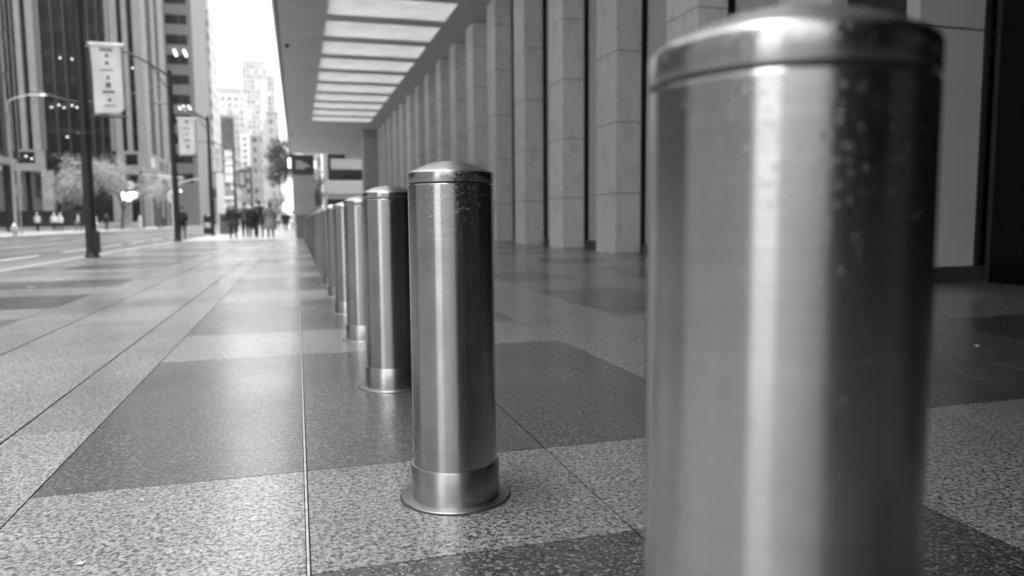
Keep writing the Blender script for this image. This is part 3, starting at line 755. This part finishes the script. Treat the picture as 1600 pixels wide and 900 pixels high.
# far pale towers
t = bld('apartment_block', (-28, 400, 0), 'low pale apartment block far down the street with a stepped roof line')
boxo('wall', t, grid_facade('pale_flats', 0.5, 0.3, 3.0, 3.2, 0.5, 0.5), -13, 4.0, 0, 30, 0, 64); boxo('roof_storey', t, M['panel'], -9.5, 3.5, 2, 28, 64, 67.5); boxo('front_block', t, grid_facade('pale_flats_b', 0.55, 0.36, 6.0, 3.2, 0.5, 0.4), -12, -3, -20, 0, 0, 57)
t = bld('apartment_tower', (-22, 500, 0), 'tallest pale tower far down the street with a rooftop mast')
boxo('wall', t, grid_facade('pale_tower', 0.42, 0.3, 2.4, 3.1, 0.55, 0.6), -8, 7.2, 0, 25, 0, 99); boxo('wing', t, grid_facade('pale_tower_b', 0.45, 0.3, 2.6, 3.1, 0.5, 0.5), 7.25, 11.3, 3, 25, 0, 93); boxo('bay', t, grid_facade('pale_tower_c', 0.6, 0.45, 4, 3.1, 0.5, 0.4), 3.0, 7.0, -0.8, -0.01, 0, 88); boxo('parapet', t, M['panel'], -8.1, 7.3, -0.1, 25, 99.01, 101)
b = MB(); b.tube([(0.5, 8, 101), (0.5, 8, 105)], 0.3, M['panel'], 8); b.build('mast', t)
t = bld('office_tower', (-11, 420, 0), 'narrow pale office slab right of the tallest far tower')
boxo('wall', t, grid_facade('pale_slab', 0.45, 0.28, 3.0, 3.3, 0.5, 0.5), -6, 3.2, 0, 30, 0, 52); boxo('roof_plant', t, M['panel'], -4, 1.5, 4, 20, 52, 56)
t = bld('brick_building', (-12.5, 250, 0), 'mid-height pale brick building behind the white vertical sign')
boxo('wall', t, grid_facade('brick_flats', 0.36, 0.12, 2.4, 3.2, 0.45, 0.5), -4.5, 2.6, 0, 25, 0, 27); boxo('cornice', t, M['panel'], -4.7, 2.8, -0.3, 25, 27, 28)
boxo('shopfront', t, M['darkglass'], -4, 2.2, -0.1, 0, 0.5, 4.5); boxo('shop_sign', t, M['banner'], -4, 2.2, -0.4, -0.11, 4.6, 6.0, bev=0.05)
t = bld('brick_building', (-6.0, 290, 0), 'pale row building closing the street view beside the tree')
boxo('wall', t, grid_facade('row_flats', 0.40, 0.2, 2.6, 3.3, 0.5, 0.5), -3.5, 0.6, 0, 25, 0, 40); boxo('cornice', t, M['panel'], -3.7, 0.8, -0.3, 25, 40, 41)
# long low range on the far left between tower and shops
t = bld('stone_building', (-22.5, 190, 0), 'dark ground-floor arcade building beyond the stone tower')
boxo('wall', t, M['fascia'], -8, 4.5, 0, 20, 0, 13); 
for i in range(4): boxo('shop_opening', t, M['darkglass'], -3.5+2.0*i, -2.1+2.0*i, -0.06, 0.0, 0.2, 6.0)
boxo('shop_band', t, M['plinth'], -6, 4.5, -0.5, -0.01, 6.4, 8.6, bev=0.05)
# vertical white sign on a post
t = empty('vertical_sign', (-8.9, 150, 0)); tag(t, 'tall white vertical sign with a column of dark letters down the street', 'sign')
b = MB(); b.tube([(0.9, 0.2, 0), (0.9, 0.2, 16)], 0.12, M['panel'], 8); b.build('post', t)
b = MB(); b.box(-0.95, 0.85, -0.2, 0.2, 10.9, 17.1, M['banner'], bev=0.08); sg = b.build('board', t)
b = MB()
for i in range(5): b.box(-0.3, 0.25, -0.24, -0.205, 11.6+1.1*i, 12.0+1.1*i, M['ink'])
b.build('lettering', sg)
t = empty('framed_sign', (-9.6, 148, 0)); tag(t, 'dark framed lantern-like sign with a pale centre below the white vertical sign', 'sign')
b = MB(); b.box(-0.75, 0.75, -0.2, 0.2, 7.1, 7.5, M['black']); b.box(-0.75, 0.75, -0.2, 0.2, 9.9, 10.3, M['black']); b.box(-0.75, -0.5, -0.2, 0.2, 7.5, 9.9, M['black']); b.box(0.5, 0.75, -0.2, 0.2, 7.5, 9.9, M['black']); b.build('frame', t)
b = MB(); b.box(-0.49, 0.49, -0.1, 0.1, 7.51, 9.89, M['panel']); b.build('face', t)
b = MB(); b.tube([(0, 0, 0), (0, 0, 7.1)], 0.12, M['panel'], 8); b.build('post', t)
# pale traffic / shop sign by pole two
t = empty('traffic_light', (-16.0, 118, 0)); tag(t, 'traffic signal on a curved pale arm over the crossing', 'traffic light')
b = MB(); b.tube([(-1.3, 0, 0), (-1.3, 0, 5.6), (0.2, 0, 6.6), (1.8, 0, 7.0), (2.6, 0, 7.0)], [0.12, 0.1, 0.07, 0.06, 0.05], M['alu'], 8); b.build('arm', t)
b = MB(); b.box(-1.75, -1.1, -0.3, 0.0, 3.7, 5.2, M['banner'], bev=0.05); b.build('signal_box', t)
b = MB()
for i in range(3): b.tube([(-1.42, -0.36, 4.0+0.45*i), (-1.42, -0.30, 4.0+0.45*i)], 0.15, M['ink'], 10)
b.build('signal_lens', t)
b = MB(); b.ell((-0.1, -0.1, 5.3), (0.14, 0.1, 0.14), M['lamp'], 10, 8); b.build('lit_lamp', t)
# building across beyond the canopy
t = bld('shop_building', (6.8, 110, 0), 'two-storey building under the far end of the canopy with a dark picture window')
boxo('wall', t, M['panel'], -2.6, 8.5, 0, 12, 0, 12)
boxo('picture_window', t, M['darkglass'], -2.3, 3.2, -0.1, -0.01, 6.6, 10.9)
boxo('painted_reflection', t, M['farpave'], -1.9, 3.0, -0.16, -0.11, 8.1, 9.6, bev=0.02)  # pale panel: reflection in the dark glass, painted as a lighter colour
boxo('fascia', t, M['panel'], -2.7, 3.3, -0.6, -0.02, 4.6, 6.4, bev=0.05)
boxo('shopfront', t, M['darkglass'], -2.5, 3.2, -0.05, -0.005, 0.3, 3.9)
for px in (-2.0, -0.6, 1.2, 2.4): b = MB(); b.ell((px, -0.4, 2.6), (0.45, 0.15, 0.4), M['signlit'], 10, 8); b.build('shop_lamp', t)
t = bld('stone_building', (3.4, 118, 0), 'pale narrow building between the pylon and the picture window')
boxo('wall', t, grid_facade('side_flats', 0.5, 0.3, 1.8, 3.0, 0.5, 0.5), -2.2, 0.5, 0, 20, 0, 13)
boxo('cornice', t, M['panel'], -2.3, 0.6, -0.2, 20, 13, 13.6)

# dark hoarding and kerb wall in front of the trees
t = empty('hoarding', (-26.0, 92, 0)); tag(t, 'long black hoarding behind the workers across the road', 'hoarding')
for i in range(6): boxo('hoarding_panel', t, M['black'], -6+1.65*i, -6+1.65*i+1.63, -0.05, 0.05, 0.35, 2.15, bev=0.01)
boxo('base_rail', t, M['farpave'], -6.2, 4.2, -0.3, 0.3, 0, 0.4, bev=0.03)
t = empty('planter_wall', (-20.5, 104, 0)); tag(t, 'low pale planter wall among the trees right of the hoarding', 'planter')
boxo('wall', t, M['farpave'], -4.5, 1.5, -0.6, 0.6, 0, 0.8, bev=0.05); boxo('soil', t, M['bark'], -4.3, 1.3, -0.4, 0.4, 0.8, 0.86)

# ================================================================== TREES
def tree(name, loc, h, crown_r, leafmat, nleaf, seed, label, leaf=0.17, base=0.35, group=None, dens=9):
    r = random.Random(seed); t = empty(name, loc); tag(t, label, 'tree', group)
    b = MB(); ends = []
    def branch(p, d, L, rad, lvl):
        pts = [Vector(p)]; q = Vector(p); dd = Vector(d)
        for i in range(4):
            dd = (dd + Vector((r.uniform(-1, 1), r.uniform(-1, 1), r.uniform(-.3, .6)))*0.16).normalized(); q = q + dd*L/4; pts.append(q.copy())
        b.tube(pts, [rad*(1-0.13*i) for i in range(5)], M['bark'], 6)
        if lvl >= 2: ends.extend(pts[1:])
        if lvl < 4:
            for i in range(r.choice((2, 3, 3))):
                a = r.uniform(0, 6.28); sp = r.uniform(0.45, 0.95)
                nd = (dd + Vector((math.cos(a), math.sin(a), r.uniform(-.1, .3)))*sp).normalized()
                branch(pts[r.choice((2, 3, 4, 4))], nd, L*r.uniform(0.6, 0.82), rad*0.55, lvl+1)
    for k in range(r.choice((1, 2))):
        branch((0, 0, 0), (r.uniform(-.15, .15)+0.12*k, r.uniform(-.1, .1), 1), h*base, 0.1+h*0.008, 0)
    b.build('trunk', t)
    b = MB(); mx_ = Vector((0, 0, 0))
    zmax = max(e.z for e in ends); rmax = max((Vector((e.x, e.y)).length) for e in ends)
    sz = (h*0.97)/zmax; sr = crown_r/rmax
    t.children[0].scale = (sr, sr, sz)
    vs = []; fs = []
    for i in range(nleaf):
        e = r.choice(ends); g = 0.045*h
        p = Vector((e.x*sr+r.gauss(0, g), e.y*sr+r.gauss(0, g), e.z*sz+r.gauss(0, g*0.7)))
        q = Euler((r.uniform(0, 6.28), r.uniform(0, 6.28), r.uniform(0, 6.28))).to_matrix()
        l = leaf*r.uniform(0.6, 1.3); k = len(vs)
        for c in ((-.5, 0, 0), (0, -.32, .05), (.5, 0, 0), (0, .32, .05)): vs.append(p + q @ (Vector(c)*l))
        fs.append((k, k+1, k+2, k+3))
    b.poly(vs, fs, leafmat); b.build('crown', t, edge_split=False)
    return t
grp = 'pale leafing trees across the road'
tree('street_tree', (-26.0, 98, 0), 7.4, 4.2, M['leaf_pale'], 3600, 11, 'leftmost pale-leafed street tree, behind the hoarding', group=grp)
tree('street_tree', (-23.3, 96, 0), 8.8, 4.9, M['leaf_pale'], 4600, 12, 'tallest pale-leafed street tree, left of the nearest dark pole', group=grp)
tree('street_tree', (-19.8, 97, 0), 8.4, 4.3, M['leaf_pale'], 4000, 13, 'pale-leafed street tree seen just right of the nearest dark pole', group=grp)
tree('street_tree', (-18.2, 112, 0), 7.4, 4.0, M['leaf_pale'], 2600, 14, 'small pale-leafed street tree spreading behind the lit transit sign', group=grp)
tree('street_tree', (-1.7, 100, 0), 11.6, 2.6, M['leaf_dark'], 5200, 21, 'tall dark-leafed tree beside the far end of the canopy', leaf=0.26, base=0.42)
tree('street_tree', (-3.4, 160, 0), 6.5, 2.6, M['leaf_pale'], 2000, 22, 'rounded pale tree far down the pavement behind the last walkers', leaf=0.3)
tree('street_tree', (2.4, 105, 0), 8.0, 1.6, M['leaf_dark'], 2600, 23, 'narrow dark tree in the gap right of the stone pylon', leaf=0.22)

# ================================================================== PEOPLE
def skin_mesh(verts, edges, radii, sub=2):
    me = bpy.data.meshes.new('sk'); me.from_pydata(verts, edges, []); o = bpy.data.objects.new('sk', me); COL.objects.link(o)
    md = o.modifiers.new('s', 'SKIN'); md.use_smooth_shade = True
    for i, q in enumerate(radii): me.skin_vertices[0].data[i].radius = q if hasattr(q, '__len__') else (q, q)
    for i in range(len(verts)): me.skin_vertices[0].data[i].use_root = (i == 0)
    m2 = o.modifiers.new('d', 'SUBSURF'); m2.levels = sub; m2.render_levels = sub
    dg = bpy.context.evaluated_depsgraph_get(); ev = o.evaluated_get(dg); out = bpy.data.meshes.new_from_object(ev)
    bpy.data.objects.remove(o); bpy.data.meshes.remove(me); return out
def person(loc, rz, label, h=1.72, stride=0.25, top='cloth_black', legs='cloth_black', coat=0.0, hair='hair_dark', hairlen=0.0, hat=None, bag=None, armbend=0.25, group=None, vest=None, wide=1.0):
    t = empty('person', loc, rz); tag(t, label, 'person', group); s = h/1.72
    V = []; E = []; Rr = []
    def a(p, r, par=None):
        V.append((p[0]*s, p[1]*s, p[2]*s)); Rr.append(tuple(x*s for x in r) if hasattr(r, '__len__') else r*s)
        if par is not None: E.append((par, len(V)-1))
        return len(V)-1
    pe = a((0, 0, .93), (.145*wide, .105)); sp = a((0, 0.01, 1.12), (.125*wide, .095), pe); ch = a((0, 0, 1.30), (.155*wide, .11), sp); sh = a((0, -0.005, 1.42), (.12*wide, .08), ch)
    nk = a((0, 0.0, 1.50), .052, sh); hd = a((0, 0.015, 1.57), .07, nk)
    for sx in (-1, 1):
        st = stride*sx
        hp = a((.09*sx, 0, .88), (.11, .11), pe); kn = a((.095*sx, st*.55+.04, .50), .078, hp)
        an = a((.095*sx, st*1.0-(.05 if st < 0 else 0), .10 if st >= 0 else .13), .052, kn); a((.10*sx, st*1.0+.04, .045), (.045, .035), an); a((.105*sx, st+.15, .035 if st >= 0 else .025), (.042, .025), len(V)-1)
        so = a((.18*sx*wide, 0, 1.41), .062, sh); el = a((.235*sx*wide, -st*.35-.03, 1.14), .045, so)
        wr = a((.235*sx*wide, -st*.75+armbend*.35, .91+armbend*.25), .028, el); pl = a((.23*sx*wide, -st*.8+armbend*.45, .84+armbend*.27), (.036, .02), wr)
    me = skin_mesh(V, E, Rr, 1)
    b = MB(); zs_t = 0.93*s
    vs = [v.co[:] for v in me.vertices]
    ftop = []; fleg = []; fskin = []; fshoe = []
    for f in me.polygons:
        c = f.center
        armx = abs(c.x) > 0.19*s*wide
        if c.z > 1.50*s: fskin.append(tuple(f.vertices))
        elif armx and c.z < (0.90+armbend*.25)*s and c.z > 0.6*s: fskin.append(tuple(f.vertices))
        elif c.z > 0.93*s or armx and c.z > 0.7*s: ftop.append(tuple(f.vertices))
        elif c.z < 0.075*s: fshoe.append(tuple(f.vertices))
        else: fleg.append(tuple(f.vertices))
    o0 = len(b.v); b.v += vs
    for lst, mt in ((ftop, top), (fleg, legs), (fskin, 'skin'), (fshoe, 'shoe')):
        k = b.mi(M[mt])
        for f in lst: b.f.append(f); b.m.append(k); b.sm.append(True)
    # head with nose, brow, ears, chin
    hc = (0, 0.02*s, 1.625*s); b.ell(hc, (.073*s, .092*s, .108*s), M['skin'], 16, 12); b.ell((0, .06*s, 1.56*s), (.04*s, .045*s, .035*s), M['skin'], 10, 6)
    b.tube([(0, .10*s, 1.645*s), (0, .122*s, 1.605*s), (0, .10*s, 1.597*s)], [.008*s, .014*s, .008*s], M['skin'], 6)
    for sx in (-1, 1):
        b.ell((.075*sx*s, .01*s, 1.615*s), (.01*s, .02*s, .03*s), M['skin'], 8, 6); b.ell((.03*sx*s, .100*s, 1.635*s), (.013*s, .008*s, .008*s), M['hair_dark'], 8, 6)
    b.ell((0, .103*s, 1.572*s), (.022*s, .006*s, .006*s), M['cloth_mid'], 8, 6)
    # hands: palm is in the skin mesh, five fingers each
    for sx in (-1, 1):
        st = stride*sx; px, py_, pz = .23*sx*wide*s, (-st*.8+armbend*.45)*s, (.84+armbend*.27)*s
        for j, (dy, L) in enumerate(((-.024, .05), (-.008, .06), (.008, .066), (.024, .058))):
            b.tube([(px, py_+dy*s, pz-.01*s), (px, py_+dy*s+.008*s, pz-.04*s), (px-.01*sx*s, py_+dy*s+.018*s, pz-.035*s-L*s*0.9)], [.009*s, .009*s, .007*s], M['skin'], 6)
        b.tube([(px, py_+.02*s, pz+.01*s), (px-.012*sx*s, py_+.05*s, pz-.015*s), (px-.015*sx*s, py_+.06*s, pz-.045*s)], [.011*s, .010*s, .008*s], M['skin'], 6)
    b.build('body', t, edge_split=False); bpy.data.meshes.remove(me)
    # hair
    b = MB(); b.ell((0, -.006*s, 1.65*s), (.083*s, .097*s, .098*s), M[hair], 14, 10)
    if hairlen > 0: b.tube([(0, -.05*s, 1.66*s), (0, -.075*s, 1.56*s), (0, -.08*s, (1.56-hairlen)*s)], [.07*s, .075*s, .04*s], M[hair], 10)
    b.build('hair', t, edge_split=False)
    if hat:
        b = MB(); b.lathe([(.105*s, 1.675*s), (.118*s, 1.68*s), (.10*s, 1.69*s), (.098*s, 1.72*s), (.075*s, 1.765*s), (.03*s, 1.785*s), (.002, 1.787*s)], M[hat], 18, (0, .0, 0)); b.build('hard_hat' if hat in ('banner', 'cloth_white') else 'hat', t)
    def coatmesh(zb, mat, name, off=.03):
        b = MB(); vs = []; fs = []; n = 18; zz = [1.47, 1.43, 1.36, 1.2, 1.05, .93]; k = .93
        while k > zb+.02: k = max(zb, k-.12); zz.append(k)
        for z_ in zz:
            tt = {1.47: (.075, .07), 1.43: (.165, .095), 1.36: (.195, .12), 1.2: (.165, .12), 1.05: (.165, .118), .93: (.18, .13)}.get(z_)
            if tt is None: tt = (.18+(.93-z_)*.14, .13+(.93-z_)*.22+abs(stride)*.25)
            for i in range(n):
                an = 2*math.pi*i/n; wob = 1+.03*math.sin(an*5+z_*9); vs.append(((tt[0]*wide+off)*math.cos(an)*s*wob, (tt[1]+off)*math.sin(an)*s*wob, z_*s))
        for j in range(len(zz)-1):
            for i in range(n): fs.append((j*n+i, (j+1)*n+i, (j+1)*n+(i+1) % n, j*n+(i+1) % n))
        b.poly(vs, fs, M[mat], True)
        for sx in (-1, 1):
            if name != 'coat': break
            st = stride*sx
            b.tube([(.17*sx*wide*s, 0, 1.41*s), (.235*sx*wide*s, (-st*.35-.03)*s, 1.14*s), (.235*sx*wide*s, (-st*.72+armbend*.33)*s, (.93+armbend*.25)*s)], [.085*s, .068*s, .052*s], M[mat], 10)
        o = b.build(name, t, edge_split=False); md = o.modifiers.new('th', 'SOLIDIFY'); md.thickness = 0.012; return o
    if coat: coatmesh(coat, top, 'coat')
    if vest: coatmesh(.9, vest, 'vest', off=.02)
    if bag == 'backpack': b = MB(); b.box(-.15*s, .15*s, -.30*s, -.13*s, 1.0*s, 1.42*s, M['cloth_black'], bev=.04*s); b.build('backpack', t)
    if bag == 'bag': b = MB(); b.box(.24*s, .34*s, -.15*s, .15*s, .6*s, .88*s, M['cloth_light'], bev=.02*s); b.tube([(.28*s, -.1*s, .87*s), (.27*s, 0, 1.1*s), (.28*s, .1*s, .87*s)], .01*s, M['cloth_light'], 6); b.build('handbag', t)
    return t
g1 = 'people walking away along the pavement'
person((-2.86, 37.0, 0), R(-6), 'person in a bulky dark coat with pale hair, leftmost of the walking group', h=1.62, coat=.62, hair='hair_light', wide=1.25, stride=.16, group=g1)
person((-2.42, 38.4, 0), R(4), 'slim person in a grey jacket between the pale-haired walker and the black coats', h=1.72, coat=.8, top='cloth_mid', stride=-.2, group=g1)
person((-2.06, 38.2, 0), R(0), 'person all in black near the middle of the walking group', h=1.66, coat=.75, stride=.2, bag='backpack', group=g1)
person((-1.74, 38.3, 0), R(8), 'tallest walker in a black jacket and pale trousers', h=1.80, coat=.72, legs='cloth_grey', stride=-.18, wide=1.1, group=g1)
person((-1.22, 37.4, 0), R(-4), 'person in a long mid-grey coat with dark hair, rightmost of the walking group', h=1.72, coat=.42, top='cloth_grey', legs='cloth_mid', stride=.14, hairlen=.1, wide=1.15, bag=None, group=g1)
person((-1.50, 46.5, 0), R(180), 'person in a white top coming towards the camera behind the grey coat', h=1.7, top='cloth_white', coat=.8, legs='cloth_light', stride=.2, group=g1)
g2 = 'distant people on the pavement'
person((-1.55, 66, 0), R(170), 'small distant walker in pale clothes right of the group', h=1.55, top='cloth_light', legs='cloth_grey', stride=.2, group=g2)
person((-0.85, 64, 0), R(10), 'distant walker in a wide dark coat beside the stone pylon', h=1.6, coat=.6, wide=1.3, stride=.1, group=g2)
person((-1.15, 72, 0), R(-5), 'farthest dark-coated walker between the distant pair', h=1.7, coat=.7, top='cloth_mid', stride=.2, group=g2)
person((-0.35, 70, 0), R(-5), 'distant walker in a white coat close to the stone pylon', h=1.7, coat=.6, top='cloth_white', stride=.15, group=g2)
g3 = 'people on the far pavement'
person((-23.25, 79, 0), R(-150), 'leftmost worker in a grey jacket and hard hat by the hoarding', top='cloth_grey', vest='cloth_light', hat='cloth_white', stride=.15, wide=1.2, group=g3)
person((-22.0, 79.5, 0), R(-170), 'middle worker in a pale vest and hard hat by the hoarding', top='cloth_light', vest='cloth_white', hat='cloth_white', stride=.1, wide=1.2, group=g3)
person((-21.2, 78.5, 0), R(160), 'right-hand worker in a pale vest with a white hard hat', h=1.66, top='cloth_light', vest='cloth_white', hat='cloth_white', stride=.12, wide=1.2, group=g3)
person((-20.6, 82, 0), R(120), 'person in a light shirt carrying a bag right of the three workers', top='cloth_light', legs='cloth_mid', bag='bag', stride=.2, group=g3)
person((-18.7, 80, 0), R(90), 'person all in white just left of the nearest dark pole across the road', h=1.78, top='cloth_white', coat=.6, legs='cloth_white', stride=.2, group=g3)
person((-18.1, 82, 0), R(60), 'person in black with crossed pale straps next to the white-clad person', top='cloth_black', coat=.75, stride=.25, bag='backpack', group=g3)
person((-16.9, 92, 0), R(80), 'person in a pale shirt alone beyond the nearest dark pole', top='cloth_light', legs='cloth_light', stride=.2, group=g3)
person((-17.9, 122, 0), R(0), 'dark figure standing under the awning of the stone tower', coat=.6, stride=.1, group=g3)
person((-18.6, 118, 0), R(20), 'dark figure waiting beside the slim pole at the tower corner', coat=.6, stride=.15, group=g3)
person((-4.95, 36.2, 0), R(0), 'person in black standing directly behind the second dark pole', h=1.5, coat=.7, top='cloth_black', legs='cloth_grey', stride=.15, bag='backpack')

# ================================================================== HAZE
b = MB(); hm2 = bpy.data.materials.new('haze_air'); hm2.use_nodes = True; ht = hm2.node_tree; ht.nodes.clear()
ho = ht.nodes.new('ShaderNodeOutputMaterial'); hv = ht.nodes.new('ShaderNodeVolumePrincipled'); hv.inputs['Color'].default_value = G(0.95); hv.inputs['Density'].default_value = 0.00013
ht.links.new(hv.outputs[0], ho.inputs['Volume'])
b.box(-160, 130, -140, 910, -1.6, 118, hm2); tag(b.build('haze'), kind='stuff')

# ================================================================== LITTER
def scrap(x, y, s, label, seed):
    r = random.Random(seed); b = MB(); n = 9; vs = [(0, 0, .004)]
    for i in range(n): a = 6.283*i/n; q = s*r.uniform(.5, 1.1); vs.append((q*math.cos(a), q*.6*math.sin(a), r.uniform(.002, .010)))
    b.poly(vs, [(0, 1+i, 1+(i+1) % n) for i in range(n)], M['banner']); o = b.build('paper_scrap'); o.location = (x, y, 0)
    md = o.modifiers.new('t', 'SOLIDIFY'); md.thickness = .0012; tag(o, label, 'scrap')
scrap(3.99, 3.54, .022, 'small white scrap on the dark wet paving at the right', 1)
scrap(-3.24, 10.6, .05, 'pale fallen leaf on the dark paving bands at the left', 2)
scrap(-0.515, 1.90, .012, 'tiny pale fleck of paper on the granite near the bottom left corner', 3)
